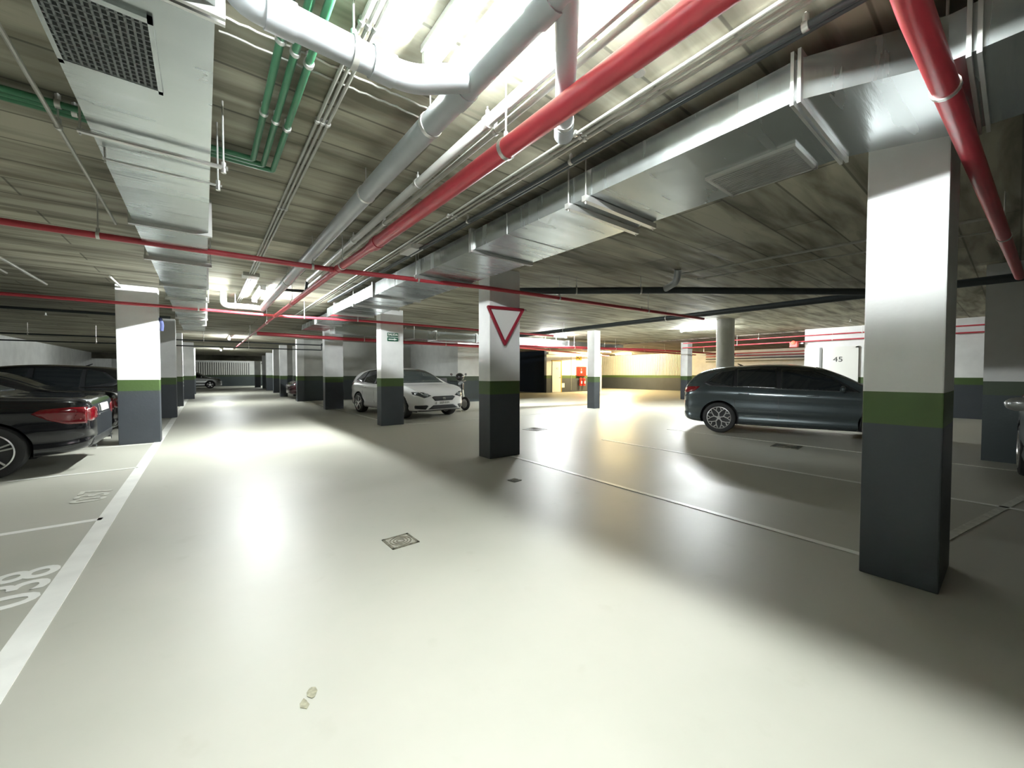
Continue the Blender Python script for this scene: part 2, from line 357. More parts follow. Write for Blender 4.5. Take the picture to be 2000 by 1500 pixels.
def drain(label, x, y, s, rz, m='drainframe'):
    e = empty('floor_drain', label, 'drain', (x, y, 0), rz)
    bm = bmesh.new()
    for a in (0, 1, 2, 3):
        c, sn = math.cos(a*math.pi/2), math.sin(a*math.pi/2)
        b = bmesh.new(); box(b, -s/2, s/2, s/2-.018, s/2, 0, .006)
        bmesh.ops.rotate(b, verts=b.verts[:], cent=(0, 0, 0), matrix=Matrix.Rotation(a*math.pi/2, 3, 'Z'))
        me = bpy.data.meshes.new('t'); b.to_mesh(me); b.free(); bm.from_mesh(me); bpy.data.meshes.remove(me)
    link('drain_frame', bm, M['rusty'], e)
    boxo('drain_plate', M[m], -s/2+.018, s/2-.018, -s/2+.018, s/2-.018, 0, .004, e)
    bm = bmesh.new()
    for r0 in (.03, .055, .08):
        n = 28; rr = r0*s/.22
        pts = [(rr*math.cos(2*math.pi*k/n), rr*math.sin(2*math.pi*k/n), .005) for k in range(n+1)]
        tube(bm, pts, .004, 6, .001)
    link('drain_ring', bm, M['rusty'], e)
drain('square floor drain with a round rusty grate in the lit lane', 1.155, 2.85, .21, .03)
drain('dark floor drain on the lit floor beyond the triangle column', 5.95, 6.75, .42, .2, 'spill')
drain('small floor drain in the shade before the triangle column', 2.9, 3.66, .12, .1, 'spill')
drain('dark floor drain beside the dark hatchback', 8.0, 2.45, .40, .1, 'spill')
for lab, x, y, s in (('small yellowish scuff on the near floor', .32, 1.70, .035), ('pale scuff beside the yellowish scuff', .285, 1.66, .03)):
    bm = bmesh.new(); n = 9
    lo = [bm.verts.new((x+s*(.6+.5*random.random())*math.cos(k*2*math.pi/n)*.6, y+s*(.6+.5*random.random())*math.sin(k*2*math.pi/n), .001)) for k in range(n)]
    bm.faces.new(lo); r = bmesh.ops.extrude_face_region(bm, geom=bm.faces[:])
    for v in r['geom']:
        if isinstance(v, bmesh.types.BMVert): v.co.z = .0025
    tag(link('floor_scuff', bm, M['scuff']), lab, 'stain')

# ------------------------------------------------ ceiling lamps
def lamp(label, x, y, along='Y', L=1.25, m='tube', z=None, group=None, r=.010):
    z = (CEIL if x < 17.4 else CEIL-.03) if z is None else z
    e = empty('ceiling_lamp', label, 'ceiling lamp', (x, y, z), 0 if along == 'Y' else math.pi/2, group)
    boxo('lamp_housing', M['white'], -.055, .055, -L/2, L/2, -.035, 0, e, .006)
    bm = bmesh.new(); cyl(bm, (0, -L/2+.03, -.062), (0, L/2-.03, -.062), r, 16); link('lamp_tube', bm, M[m], e, smooth=True)
    for s in (-1, 1): boxo('lamp_end_cap', M['white'], -.045, .045, s*(L/2-.015)-.02, s*(L/2-.015)+.02, -.10, -.03, e, .006)
lamp('dazzling tube lamp almost overhead, beside the thick grey pipe', .90, 1.05, L=1.5)
lamp('bright tube lamp down the lane beside the white elbow pipe', .85, 9.0, L=1.5, m='tubehot')
lamp('small bright lamp near the far end of the lane', .90, 20.6, L=1.5)
lamp('lamp above the far end of the lane', .90, 31.0, L=1.5)
lamp('tube lamp behind the round column', 13.5, 6.7, L=1.5, m='tubehot')
lamp('tube lamp lighting the duct behind the triangle column', 11.2, 11.6, 'X', L=1.5, m='tubehot')
lamp('warm lamp in front of the yellow-lit hydrant wall', 21.3, 17.2, 'X', 1.5, 'warm')
lamp('warm lamp before the ribbed wall at the far right', 25.4, 18.6, 'Y', 1.5, 'warm')
lamp('lamp at the far end of the lane near the corrugated sheet wall', 5.6, 46.5, L=1.5)

# ================================================= DUCTS
def duct(label, segs, flanges, name='air_duct'):
    e = empty(name, label, 'duct', (0, 0, 0))
    bm = bmesh.new()
    for s in segs:                       # each seg: two end sections (x0,x1,y,z0,z1) along Y
        (a0, a1, ya, az0, az1), (b0, b1, yb, bz0, bz1) = s
        A = [bm.verts.new(p) for p in ((a0, ya, az0), (a1, ya, az0), (a1, ya, az1), (a0, ya, az1))]
        B = [bm.verts.new(p) for p in ((b0, yb, bz0), (b1, yb, bz0), (b1, yb, bz1), (b0, yb, bz1))]
        for k in range(4): bm.faces.new((A[k], A[(k+1) % 4], B[(k+1) % 4], B[k]))
        bm.faces.new(A); bm.faces.new(B[::-1])
    link('duct_body', bm, M['galv'], e)
    for x0, x1, y, z0, z1 in flanges:
        b = bmesh.new(); t = .028
        for yy in (y-.022, y+.006):
            box(b, x0-t, x0, yy, yy+.014, z0-t, z1+t); box(b, x1, x1+t, yy, yy+.014, z0-t, z1+t)
            box(b, x0, x1, yy, yy+.014, z0-t, z0); box(b, x0, x1, yy, yy+.014, z1, z1+t)
        link('duct_flange', b, M['steel'], e)
    return e
DL, DR, DB, DT = 2.21, 3.00, 2.55, 2.74
fl = [(DL, DR, y, DB, DT) for y in (.66, 3.5, 6.5, 8.9)]
rd = duct('long galvanised ventilation duct hung right of the red pipe, running the length of the lane',
     [((DL, DR, .66, DB, DT), (DL, DR, 9.6, DB, DT)), ((DL+.22, DR+.2, .2, DB, DT), (DL, DR, .66, DB, DT)),
      ((DL+.22, DR+.2, -6, DB, DT), (DL+.22, DR+.2, .2, DB, DT)), ((DL, DR, 9.6, DB, DT), (DL+.15, DR, 10.0, DB+.05, DT)),
      ((DL+.15, DR, 10.0, DB+.05, DT), (DL+.15, DR, 13.4, DB+.05, DT))],
     fl+[(DL+.22, DR+.2, .13, DB, DT), (DL+.15, DR, 11.5, DB+.05, DT)])
for y in (1.93, 2.10, 4.8, 7.5):
    b = bmesh.new(); box(b, DL-.05, DR+.05, y-.02, y+.02, DB-.045, DB-.005); link('duct_bracket', b, M['steel'], rd)
    for x in (DL-.03, DR+.03):
        b = bmesh.new(); cyl(b, (x, y, DB-.06), (x, y, CEIL), .005, 8); link('hanger_rod', b, M['steel'], rd)
for y in (2.9, 5.6, 7.0, 8.2):
    b = bmesh.new(); box(b, DL-.004, DL+.001, y, y+.006, DB, DT); box(b, DL, DR, y, y+.006, DB-.004, DB+.001); link('duct_seam', b, M['steel'], rd)
# diffuser in the underside
b = bmesh.new(); box(b, 2.62, 3.0, .78, .80, DB-.018, DB); box(b, 2.62, 3.0, 1.26, 1.28, DB-.018, DB); box(b, 2.60, 2.62, .78, 1.28, DB-.018, DB); box(b, 2.97, 2.99, .78, 1.28, DB-.018, DB)
dv = link('air_vent', b, M['steel'], rd)
b = bmesh.new()
for k in range(14):
    x = 2.635+k*.024; box(b, x, x+.008, .80, 1.26, DB-.012, DB-.002)
link('vent_slats', b, M['steel'], dv)
LL, LR, LB, LT = -.43, .05, 2.50, 2.765
ld = duct('wide flat galvanised duct overhead on the left with a square grille',
     [((LL, LR, -6, LB, LT), (LL, LR, 14.5, LB, LT))], [(LL, LR, y, LB, LT) for y in (1.70, 4.4, 7.2, 10.0, 12.6)])
b = bmesh.new(); box(b, -.445+.02, -.12, 1.86, 1.885, LB-.014, LB); box(b, -.425, -.12, 2.30, 2.325, LB-.014, LB)
box(b, -.425, -.41, 1.86, 2.325, LB-.014, LB); box(b, -.135, -.12, 1.86, 2.325, LB-.014, LB)
g = link('air_grille', b, M['galv'], ld)
boxo('grille_backing', M['dkgrille'], -.41, -.135, 1.885, 2.30, LB-.003, LB, g)
b = bmesh.new()
for k in range(13): x = -.403+k*.0205; box(b, x, x+.007, 1.885, 2.30, LB-.012, LB-.003)
for k in range(15): y = 1.90+k*.028; box(b, -.41, -.135, y, y+.005, LB-.012, LB-.003)
link('grille_bars', b, M['grille'], g)
for (x0, x1, y, z, r) in ((-.47, .13, 2.86, 2.465, .012), (-.42, .11, 3.12, 2.455, .007)):
    b = bmesh.new(); cyl(b, (x0, y, z), (x1, y, z), r, 10); cyl(b, (x1-.02, y, z-.02), (x1-.02, y, CEIL-.003), .005, 8); cyl(b, (x0+.01, y, z-.02), (x0+.01, y, CEIL-.003), .005, 8)
    cyl(b, (x1-.02, y, z-.03), (x1-.02, y, z+.03), .013, 8)
    link('duct_bracket', b, M['steel'], ld)
for y in (5.6, 8.4, 11.2):
    b = bmesh.new(); box(b, LL-.04, LR+.04, y-.02, y+.02, LB-.04, LB); cyl(b, (LR+.03, y, LB-.04), (LR+.03, y, CEIL-.003), .005, 8); cyl(b, (LL-.03, y, LB-.04), (LL-.03, y, CEIL-.003), .005, 8)
    link('duct_bracket', b, M['steel'], ld)
# branch duct behind the columns
e = empty('air_duct', 'galvanised branch duct crossing behind the sign columns', 'duct')
boxo('duct_body', M['galv'], 3.0, 16.5, 12.1, 12.7, 2.42, 2.70, e)
for x in (4.6, 6.2, 7.8, 9.4, 11.0, 12.6, 14.2): boxo('duct_flange', M['steel'], x, x+.03, 12.07, 12.73, 2.39, 2.73, e)
for x in (5.4, 8.6, 11.8, 15.0):
    b = bmesh.new(); cyl(b, (x, 12.06, 2.4), (x, 12.06, CEIL), .006, 8); cyl(b, (x, 12.74, 2.4), (x, 12.74, CEIL), .006, 8); box(b, x-.02, x+.02, 12.04, 12.76, 2.38, 2.42); link('hanger_rod', b, M['steel'], e)

# ================================================= PIPES
pipe('red_pipe', 'thick red sprinkler main running along the lane overhead', 'pipe', [(1.335, -6, 2.5), (1.335, .6, 2.5), (1.30, 3.78, 2.5)], .053, 'red',
     hang=((1, .36), (0, .93)), collars=((1, .985),), n=24)
pipe('red_pipe', 'thinner continuation of the red main beyond its coupling', 'pipe', [(1.30, 3.80, 2.5), (1.26, 5.0, 2.5), (1.22, 9.7, 2.5)], .038, 'red', hang=((0, .8), (1, .6),), collars=((0, .05), (0, .97), (1, .99)))
pipe('red_pipe', 'thin far end of the red main towards the end of the lane', 'pipe', [(1.22, 9.75, 2.5), (1.2, 24, 2.5)], .026, 'red', hang=((0, .1), (0, .4)))
pipe('red_pipe', 'first red branch pipe crossing the picture, in front of the triangle column', 'pipe', [(-6.4, 5.15, 2.5), (-1.28, 5.07, 2.5), (1.26, 5.0, 2.5), (3.21, 4.70, 2.5), (7.79, 4.41, 2.5), (8.85, 4.35, 2.5)], .028, 'red',
     hang=((0, .5), (1, .22), (1, .9), (2, .5), (3, .3), (3, .8)), collars=((1, .99),))
pipe('red_pipe', 'second red branch pipe crossing by the nearest left column', 'pipe', [(-6.4, 9.62, 2.5), (-.38, 9.6, 2.5), (1.22, 9.72, 2.5), (3.0, 9.36, 2.5), (5.8, 9.36, 2.5), (9.0, 9.3, 2.5)], .028, 'red',
     hang=((0, .6), (1, .2), (2, .3), (2, .9), (4, .4)))
pipe('red_pipe', 'thick dark red pipe behind the exit sign column', 'pipe', [(1.3, 14.25, 2.5), (2.6, 13.9, 2.45), (8.26, 12.95, 2.34), (10.4, 11.6, 2.34), (16.5, 11.0, 2.42)], .055, 'red', hang=((1, .3), (1, .8), (2, .5), (3, .3), (3, .7)))
pipe('red_pipe', 'dark red pipe crossing steeply above the nearest right column', 'pipe', [(.2, .24, 2.46), (1.85, .23, 2.46), (7.9, .0, 2.46)], .042, 'red', hang=((1, .1), (1, .6)), n=20)
pipe('red_pipe', 'upper thin red pipe on the wall by the numbered door', 'pipe', [(16.9, -6, 2.62), (16.9, 9.2, 2.62)], .02, 'red', hang=((0, .3), (0, .6), (0, .8)))
pipe('red_pipe', 'lower thin red pipe passing the small red beacon', 'pipe', [(16.85, -6, 2.42), (16.85, 9.2, 2.42)], .022, 'red', hang=((0, .35), (0, .65), (0, .85)))
pipe('red_pipe', 'red pipe under the brown ceiling at the far right', 'pipe', [(16.6, 11.2, 2.45), (27.9, 11.6, 2.55)], .05, 'red', hang=((0, .2), (0, .6)), ceil=CEIL-.03)
pipe('red_pipe', 'red pipe above the hydrant wall', 'pipe', [(12, 15.4, 2.6), (24.0, 18.9, 2.6)], .05, 'red', hang=((0, .3), (0, .8)))
pipe('red_pipe', 'red pipe sloping into the brown ceiling above the ribbed wall', 'pipe', [(16.0, 12.4, 2.5), (27.8, 14.2, 2.62)], .045, 'red', hang=((0, .3), (0, .7)), ceil=CEIL-.03)
# grey drains
pipe('drain_pipe', 'thick grey drain pipe running along the lane beside the overhead lamp', 'pipe', [(1.07, -5, 2.67), (1.03, 1.0, 2.66), (1.02, 1.75, 2.655), (1.005, 2.9, 2.65), (.995, 9.8, 2.64)], .0625, 'pvc', .05,
     hang=((2, .25), (3, .03), (3, .55)), n=24, collars=((1, .15), (1, .95)))
pipe('drain_pipe', 'grey drain pipe crossing above the lane with an elbow at its left end', 'pipe', [(.10, 1.74, CEIL), (.10, 1.74, 2.62), (.78, 1.76, 2.63), (1.0, 1.60, 2.65)], .058, 'pvc', .09,
     hang=((1, .62),), collars=((1, .22), (1, .8)), n=24)
pipe('drain_pipe', 'short grey pipe branching down from the thick drain with a hanging collar', 'pipe', [(1.05, 1.02, 2.65), (1.30, 1.27, 2.62), (1.58, 1.56, 2.60), (1.64, 1.62, CEIL)], .046, 'pvc', .06, hang=((1, .8),), collars=((1, .95),), n=20)
pipe('drain_pipe', 'white elbow pipe joining the drain beside the bright lane lamp', 'pipe', [(.32, 9.5, CEIL), (.32, 9.5, 2.6), (.80, 9.6, 2.62), (.99, 9.78, 2.63)], .055, 'whitepipe', .09, hang=((1, .4),), n=18)
pipe('service_pipe', 'pale pipe fixed to the ceiling right of the grey drain', 'pipe', [(1.36, -5, 2.76), (1.34, 7.0, 2.76)], .032, 'whitepipe', hang=((0, .58), (0, .66), (0, .8)))
pipe('service_pipe', 'thinner pale pipe next to the pale ceiling pipe', 'pipe', [(1.47, -5, 2.79), (1.46, 7.8, 2.79)], .02, 'conduit', hang=((0, .55), (0, .7)))
pipe('service_pipe', 'dark bent pipe linking the drain to the pale ceiling pipe', 'pipe', [(1.02, 7.3, 2.62), (1.34, 7.2, 2.62), (1.34, 7.1, 2.76)], .022, 'darkpipe', .03)
# conduits
for k, xx in enumerate((.565, .595, .625)):
    pipe('cable_conduit', ('left', 'middle', 'right')[k]+' one of the three grey conduits left of the overhead lamp', 'conduit', [(xx, -5, 2.83), (xx+.02, 7.4, 2.83)], .010, 'conduit', hang=((0, .55), (0, .62), (0, .75)), group='three conduits left of the lamp', n=8)
    pipe('cable_conduit', ('left', 'middle', 'right')[k]+' one of the conduits running on beyond the junction box', 'conduit', [(xx+.02, 7.6, 2.83), (xx+.02, 10.5, 2.83)], .010, 'conduit', group='conduits beyond the box', n=8)
boxo('junction_box', M['conduit'], .50, .72, 7.38, 7.62, 2.79, CEIL, bev=.005); tag(bpy.data.objects['junction_box'], 'square junction box joining the three conduits on the ceiling', 'junction box')
for k, xx in enumerate((1.93, 1.975, 2.02)):
    pipe('cable_conduit', ('left', 'middle', 'right')[k]+' one of the three thin conduits between red main and right duct', 'conduit', [(xx, -5, 2.83), (xx+.01, 12, 2.83)], .010, 'conduit', hang=((0, .4), (0, .5)), group='three conduits beside the duct', n=8)
o = boxo('junction_box', M['white'], 1.98, 2.14, 4.5, 4.85, 2.78, CEIL, bev=.008); tag(o, 'white box on the ceiling beside the right duct', 'junction box')
pipe('cable_conduit', 'thicker dark pipe hugging the top of the right duct', 'pipe', [(2.10, -5, 2.79), (2.10, 9, 2.79)], .016, 'darkpipe', hang=((0, .40), (0, .5), (0, .6)))
pipe('cable_conduit', 'dark pipe beside the thicker dark pipe over the right duct', 'pipe', [(2.15, -5, 2.80), (2.15, 9, 2.80)], .012, 'darkpipe')
pipe('cable_conduit', 'thin conduit on the ceiling left of the left duct', 'conduit', [(-.64, -4, 2.68), (-.63, 5.25, 2.68)], .011, 'conduit', hang=((0, .8),), n=8)
pipe('cable_conduit', 'short pale conduit at the far left of the ceiling', 'conduit', [(-1.95, 6.2, 2.70), (-1.96, 9.57, 2.70)], .02, 'conduit', n=8)
pipe('cable_conduit', 'second short pale conduit at the far left of the ceiling', 'conduit', [(-2.12, 6.2, 2.66), (-2.12, 8.6, 2.66)], .014, 'conduit', n=8)
for k in range(3):
    y = 3.36+.05*k; xx = .30+.065*k
    pipe('green_pipe', ('inner', 'middle', 'outer')[k]+' green water pipe turning beside the left duct', 'pipe', [(-6.3, y, 2.79), (xx, y, 2.79), (xx, -3, 2.79)], .018, 'green', .02, hang=((1, .10), (1, .2), (0, .86)), n=10, group='green pipes on the left')
pipe('cable_conduit', 'short slanting conduit ending over the nearest left column', 'conduit', [(-1.14, 8.81, 2.8), (-1.11, 10.38, 2.8)], .014, 'conduit', n=8)
# dark pipes, right side
pipe('dark_pipe', 'long dark pipe crossing the shaded ceiling behind the nearest column', 'pipe', [(4.0, 5.1, 2.62), (6.0, 3.45, 2.62), (9.8, .7, 2.62)], .055, 'darkpipe', hang=((0, .4), (0, .8)), n=18)
pipe('dark_pipe', 'dark drain pipe over the bays towards the slim lone column', 'pipe', [(8.85, 11, 2.62), (8.85, -.5, 2.60)], .06, 'darkpipe', hang=((0, .2), (0, .5)), n=18)
pipe('dark_pipe', 'elbow of dark pipe rising into the shaded ceiling', 'pipe', [(5.9, 3.55, 2.63), (5.75, 3.25, 2.68), (5.7, 3.2, CEIL)], .05, 'pvc', .08)
pipe('cable_conduit', 'pale conduit under the shaded ceiling right of the dark pipe elbow', 'conduit', [(5.8, 3.2, 2.8), (6.1, .2, 2.8)], .016, 'conduit', n=8)
pipe('cable_conduit', 'second pale conduit under the shaded ceiling', 'conduit', [(6.3, 3.2, 2.8), (6.7, .2, 2.8)], .012, 'conduit', n=8)
# black pipes across far left and lane
pipe('dark_pipe', 'upper thin black pipe crossing the far lane', 'pipe', [(-6.4, 18.9, 2.5), (4.3, 18.5, 2.5)], .025, 'darkpipe', hang=((0, .2), (0, .6)))
pipe('dark_pipe', 'lower thin black pipe crossing the far lane with a rising end', 'pipe', [(-6.4, 18.7, 2.28), (4.0, 18.4, 2.28), (4.0, 18.4, 2.55), (4.25, 18.4, 2.55)], .022, 'darkpipe', .03, hang=((0, .35), (0, .75)))
pipe('dark_pipe', 'black pipe in the shade above the left parked cars', 'pipe', [(-6.4, 12.6, 2.6), (-.6, 12.4, 2.6)], .03, 'darkpipe', hang=((0, .5),))
# wall pipes in the recess at right
for k in range(4):
    pipe('wall_pipe', ('top', 'second', 'third', 'lowest')[k]+' pipe on the back wall seen over the dark hatchback', 'pipe', [(27.9, 5.2, 2.62-.17*k), (27.9, 13.5, 2.62-.17*k)], .03, ('red', 'red', 'darkpipe', 'conduit')[k], n=8)

# ================================================= SIGNS, HYDRANT
def poly_plate(name, pts, y0, y1, m, parent=None):     # outline in x,z extruded along y
    bm = bmesh.new(); vs = [bm.verts.new((x, y0, z)) for x, z in pts]; bm.faces.new(vs)
    r = bmesh.ops.extrude_face_region(bm, geom=bm.faces[:])
    for v in r['geom']:
        if isinstance(v, bmesh.types.BMVert): v.co.y = y1
    return link(name, bm, m, parent)
e = empty('yield_sign', 'red-edged triangle sign with white centre hung point down on a column', 'sign', (3.6, 4.72, 1.9))
A, B, Cc = (-.345, .335), (.305, .355), (-.045, -.185)
poly_plate('sign_face', [A, Cc, B], .012, .024, M['white'], e)
bm = bmesh.new()
P3 = [Vector((x, 0, z)) for x, z in (A, B, Cc)]
for a, b in ((0, 1), (1, 2), (2, 0)):
    cyl(bm, P3[a], P3[b], .025, 14)
for p in P3: bmesh.ops.create_uvsphere(bm, u_segments=14, v_segments=10, radius=.025, matrix=Matrix.Translation(p))
link('sign_border', bm, M['signred'], e, smooth=True)
bm = bmesh.new(); cyl(bm, (-.2, .02, .3), (-.2, .07, .3), .012); cyl(bm, (.2, .02, .3), (.2, .07, .3), .012); cyl(bm, (.33, .0, .355), (.36, 0, .355), .014)
link('sign_bolt', bm, M['steel'], e)
e = empty('exit_sign', 'small green two-plate exit sign with an arrow on a column', 'sign', (3.675, 9.47, 2.17))
boxo('sign_plate', M['signgreen'], -.135, .135, -.012, 0, .012, .105, e, label='upper plate with the word')
boxo('sign_plate', M['signgreen'], -.135, .135, -.012, 0, -.1, -.012, e, label='lower plate with the arrow')
text('sign_lettering', 'SALIDA', .075, M['plate'], (0, -.013, .057), (math.pi/2, 0, 0), e, .001, 1., .002)
poly_plate('sign_arrow', [(-.11, -.044), (.03, -.044), (.03, -.028), (.115, -.056), (.03, -.084), (.03, -.068), (-.11, -.068)], -.013, -.0125+.004, M['plate'], e)
# far triangular sign
e = empty('hanging_sign', 'tiny dark triangle sign outlined against the far wall at the end of the lane', 'sign', (4.55, 42.9, 1.9))
bm = bmesh.new()
for a, b in (((-.35, 0, .35), (.35, 0, .35)), ((.35, 0, .35), (.15, 0, -.35)), ((.15, 0, -.35), (-.35, 0, .35))): cyl(bm, a, b, .03)
cyl(bm, (.2, 0, .35), (.2, 0, .95), .02); link('sign_border', bm, M['plastic'], e)
# fire hose cabinet and extinguishers
e = empty('hose_cabinet', 'red fire hose cabinet on the yellow-lit wall', 'fire cabinet', (21.3, 19.285, 1.12))
boxo('cabinet_body', M['cabred'], -.42, .42, -.2, 0, 0, .66, e, .01); boxo('cabinet_door', M['cabred'], -.38, .38, -.215, -.2, .04, .62, e, .005)
text('cabinet_label', '1', .22, M['plate'], (-.12, -.217, .45), (math.pi/2, 0, 0), e, .001)
boxo('cabinet_label', M['plate'], -.2, -.06, -.218, -.212, .20, .32, e)
bm = bmesh.new(); cyl(bm, (.32, -.215, .3), (.32, -.24, .3), .02); link('cabinet_knob', bm, M['chrome'], e)
for k, (x, lab) in enumerate(((21.15, 'left red fire extinguisher under the hose cabinet'), (21.50, 'right red fire extinguisher under the hose cabinet'))):
    e = empty('fire_extinguisher', lab, 'fire extinguisher', (x, 19.12, .42), 0, 'extinguishers under the hose cabinet')
    bm = bmesh.new(); cyl(bm, (0, 0, 0), (0, 0, .5), .10, 20); cyl(bm, (0, 0, .5), (0, 0, .57), .10, 20, .035); link('cylinder_body', bm, M['cabred'], e, True)
    bm = bmesh.new(); cyl(bm, (0, 0, .57), (0, 0, .62), .025); box(bm, -.02, .09, -.012, .012, .62, .65); link('valve', bm, M['plastic'], e)
    boxo('paper_label', M['plate'], -.05, .05, -.104, -.098, .15, .33, e)
    boxo('wall_bracket', M['plastic'], -.03, .03, .09, .18, .35, .4, e)
    bm = bmesh.new(); tube(bm, [(.0, -.02, .6), (-.1, -.05, .5), (-.12, -.04, .15)], .012, 8, .05); link('hose', bm, M['black'], e, True)
e = empty('fire_sign', 'yellow and blue square sign above the fire hose cabinet', 'sign', (21.15, 19.3, 2.37))
boxo('sign_plate', M['signyellow'], -.3, .3, -.012, 0, -.15, .15, e)
poly_plate('sign_symbol', [(-.16, .02), (-.05, .02), (-.05, .1), (-.16, .1)], -.015, -.010, M['blue'], e)
poly_plate('sign_symbol', [(-.02, -.1), (.14, -.1), (.06, .03)], -.015, -.010, M['blue'], e)
tag(boxo('wall_socket', M['plate'], 19.42, 19.68, 19.27, 19.3, .32, .62, bev=.005), 'small white box low on the wall right of the pale far door', 'box')
pipe('cable_conduit', 'thin vertical conduit on the hydrant wall', 'conduit', [(20.35, 19.28, .1), (20.35, 19.28, 2.78)], .014, 'conduit', n=8)
tag(boxo('wall_lamp', M['door'], 17.95, 18.95, 19.05, 19.28, 2.56, 2.72, bev=.02), 'pale unlit wall light over the far door', 'wall light')
# red beacon
e = empty('fire_beacon', 'small glowing red alarm beacon at the corner of the numbered-door wall', 'alarm', (16.72, 4.95, 2.36))
boxo('beacon_base', M['cabred'], -.05, .13, -.12, .12, -.14, .06, e, .01); boxo('beacon_bracket', M['steel'], .1, .2, -.25, .02, -.02, .02, e)
bm = bmesh.new(); bmesh.ops.create_uvsphere(bm, u_segments=16, v_segments=10, radius=.07, matrix=Matrix.Translation((-.07, 0, .02))); link('beacon_lens', bm, M['glow'], e, True)
# blue cloth hung on the nearest left column
bm = bmesh.new(); tube(bm, [(-.635, 9.95, 2.32), (-.60, 9.93, 2.2), (-.615, 9.95, 2.08)], .03, 10, .05)
tag(link('blue_cloth', bm, M['blue'], smooth=True), 'small blue cloth hanging on the right edge of the nearest left column', 'cloth')
# bright stub fittings under the ceiling: sprinkler heads
for i, (x, y, lab) in enumerate(((1.75, 1.2, 'sprinkler head nearest between red main and duct'), (8.2, 5.5, 'sprinkler head over the bays beyond the triangle column'),
                      (14.8, 3.0, 'sprinkler head above the numbered door'), (-1.6, 15.5, 'sprinkler head above the left parked cars'), (-3.2, 15.5, 'sprinkler head nearer the left wall above the cars'))):
    e = empty('sprinkler_head', lab, 'sprinkler', (x, y, CEIL), 0, 'sprinkler heads')
    bm = bmesh.new(); cyl(bm, (0, 0, -.06), (0, 0, 0), .012); link('stem', bm, M['steel'], e)
    bm = bmesh.new(); cyl(bm, (0, 0, -.072), (0, 0, -.06), .03); link('deflector', bm, M['white'], e)

# ================================================= CARS
def cr(pts, t):
    n = len(pts)-1; i = min(int(t), n-1); f = t-i
    p0 = pts[max(i-1, 0)]; p1 = pts[i]; p2 = pts[i+1]; p3 = pts[min(i+2, n)]
    return [.5*((2*b)+(-a+c)*f+(2*a-5*b+4*c-d_)*f*f+(-a+3*b-3*c+d_)*f**3) for a, b, c, d_ in zip(p0, p1, p2, p3)]
# station: x, half width, z bottom, z top, z belt
HATCH = [(-2.07, .50, .42, .72, .68), (-2.05, .68, .32, .88, .80), (-2.01, .78, .27, .99, .88), (-1.93, .84, .23, 1.13, .93), (-1.80, .87, .21, 1.265, .97), (-1.62, .89, .20, 1.36, .98), (-1.35, .895, .20, 1.42, .98),
         (-1.0, .90, .19, 1.45, .97), (-.4, .90, .19, 1.475, .95), (.1, .90, .19, 1.45, .94), (.45, .90, .19, 1.38, .93), (.78, .90, .19, 1.23, .92), (1.05, .90, .19, 1.06, .91),
         (1.25, .895, .20, .985, .90), (1.6, .885, .21, .93, .87), (1.85, .85, .22, .87, .81), (2.0, .79, .23, .80, .745), (2.09, .70, .24, .73, .68), (2.14, .58, .26, .66, .62), (2.17, .40, .28, .60, .57)]
SEDAN = [(-2.3, .52, .40, .70, .66), (-2.28, .70, .32, .86, .80), (-2.2, .80, .27, .945, .88), (-2.0, .86, .23, .965, .90), (-1.6, .885, .21, .985, .92), (-1.35, .89, .20, 1.03, .92), (-1.0, .89, .19, 1.19, .93),
         (-.6, .89, .19, 1.32, .93), (-.1, .89, .19, 1.385, .93), (.3, .89, .19, 1.375, .92), (.7, .89, .19, 1.28, .91), (1.0, .89, .19, 1.14, .90), (1.25, .89, .20, 1.01, .89), (1.4, .885, .20, .965, .88),
         (1.8, .87, .21, .90, .84), (2.05, .82, .22, .83, .77), (2.18, .72, .24, .74, .69), (2.26, .58, .26, .67, .62), (2.3, .42, .28, .60, .57)]
def section(s):
    x, w_, zb, zt, be = s
    be = min(be, zt-.03); h = max(zt-be, .03); k = min(1, h/.48)
    wr = w_*(1-.36*k); hb = be-zb
    return [(x, 0, zb), (x, w_*.80, zb), (x, w_*.965, zb+.07*min(1, hb/.5)), (x, w_*.962, zb+hb*.27), (x, w_*.995, zb+hb*.42), (x, w_*.985, zb+hb*.66), (x, w_*.998, zb+hb*.84), (x, w_*.955, be),
            (x, w_*.955*(1-.5)+wr*.5, be+h*.5), (x, wr, zt-h*.14), (x, wr*.82, zt-h*.045), (x, wr*.45, zt-.004), (x, 0, zt)]
def body_bm(st, nx=110, nr=56):
    bm = bmesh.new(); rings = []
    for i in range(nx+1):
        s = cr(st, i/nx*(len(st)-1)); c = section(s)
        half = [cr(c, j/nr*(len(c)-1)) for j in range(nr+1)]
        loop = [bm.verts.new((p[0], max(p[1], 0) if 0 < j < nr else 0, p[2])) for j, p in enumerate(half)]
        loop += [bm.verts.new((p[0], -max(p[1], 0), p[2])) for p in half[nr-1:0:-1]]
        rings.append(loop)
    n = len(rings[0])
    for a, b in zip(rings, rings[1:]):
        for k in range(n): bm.faces.new((a[k], a[(k+1) % n], b[(k+1) % n], b[k]))
    for r in (rings[0], rings[-1]):
        for j in range(nr):
            a, b = r[j], r[j+1]; c, d = r[(n-j-1) % n], r[(n-j) % n]
            vs = []
            for v in (a, b, c, d):
                if v not in vs: vs.append(v)
            if len(vs) > 2: bm.faces.new(vs)
    bmesh.ops.recalc_face_normals(bm, faces=bm.faces[:])
    return bm
BVH = {}; BODY = {}
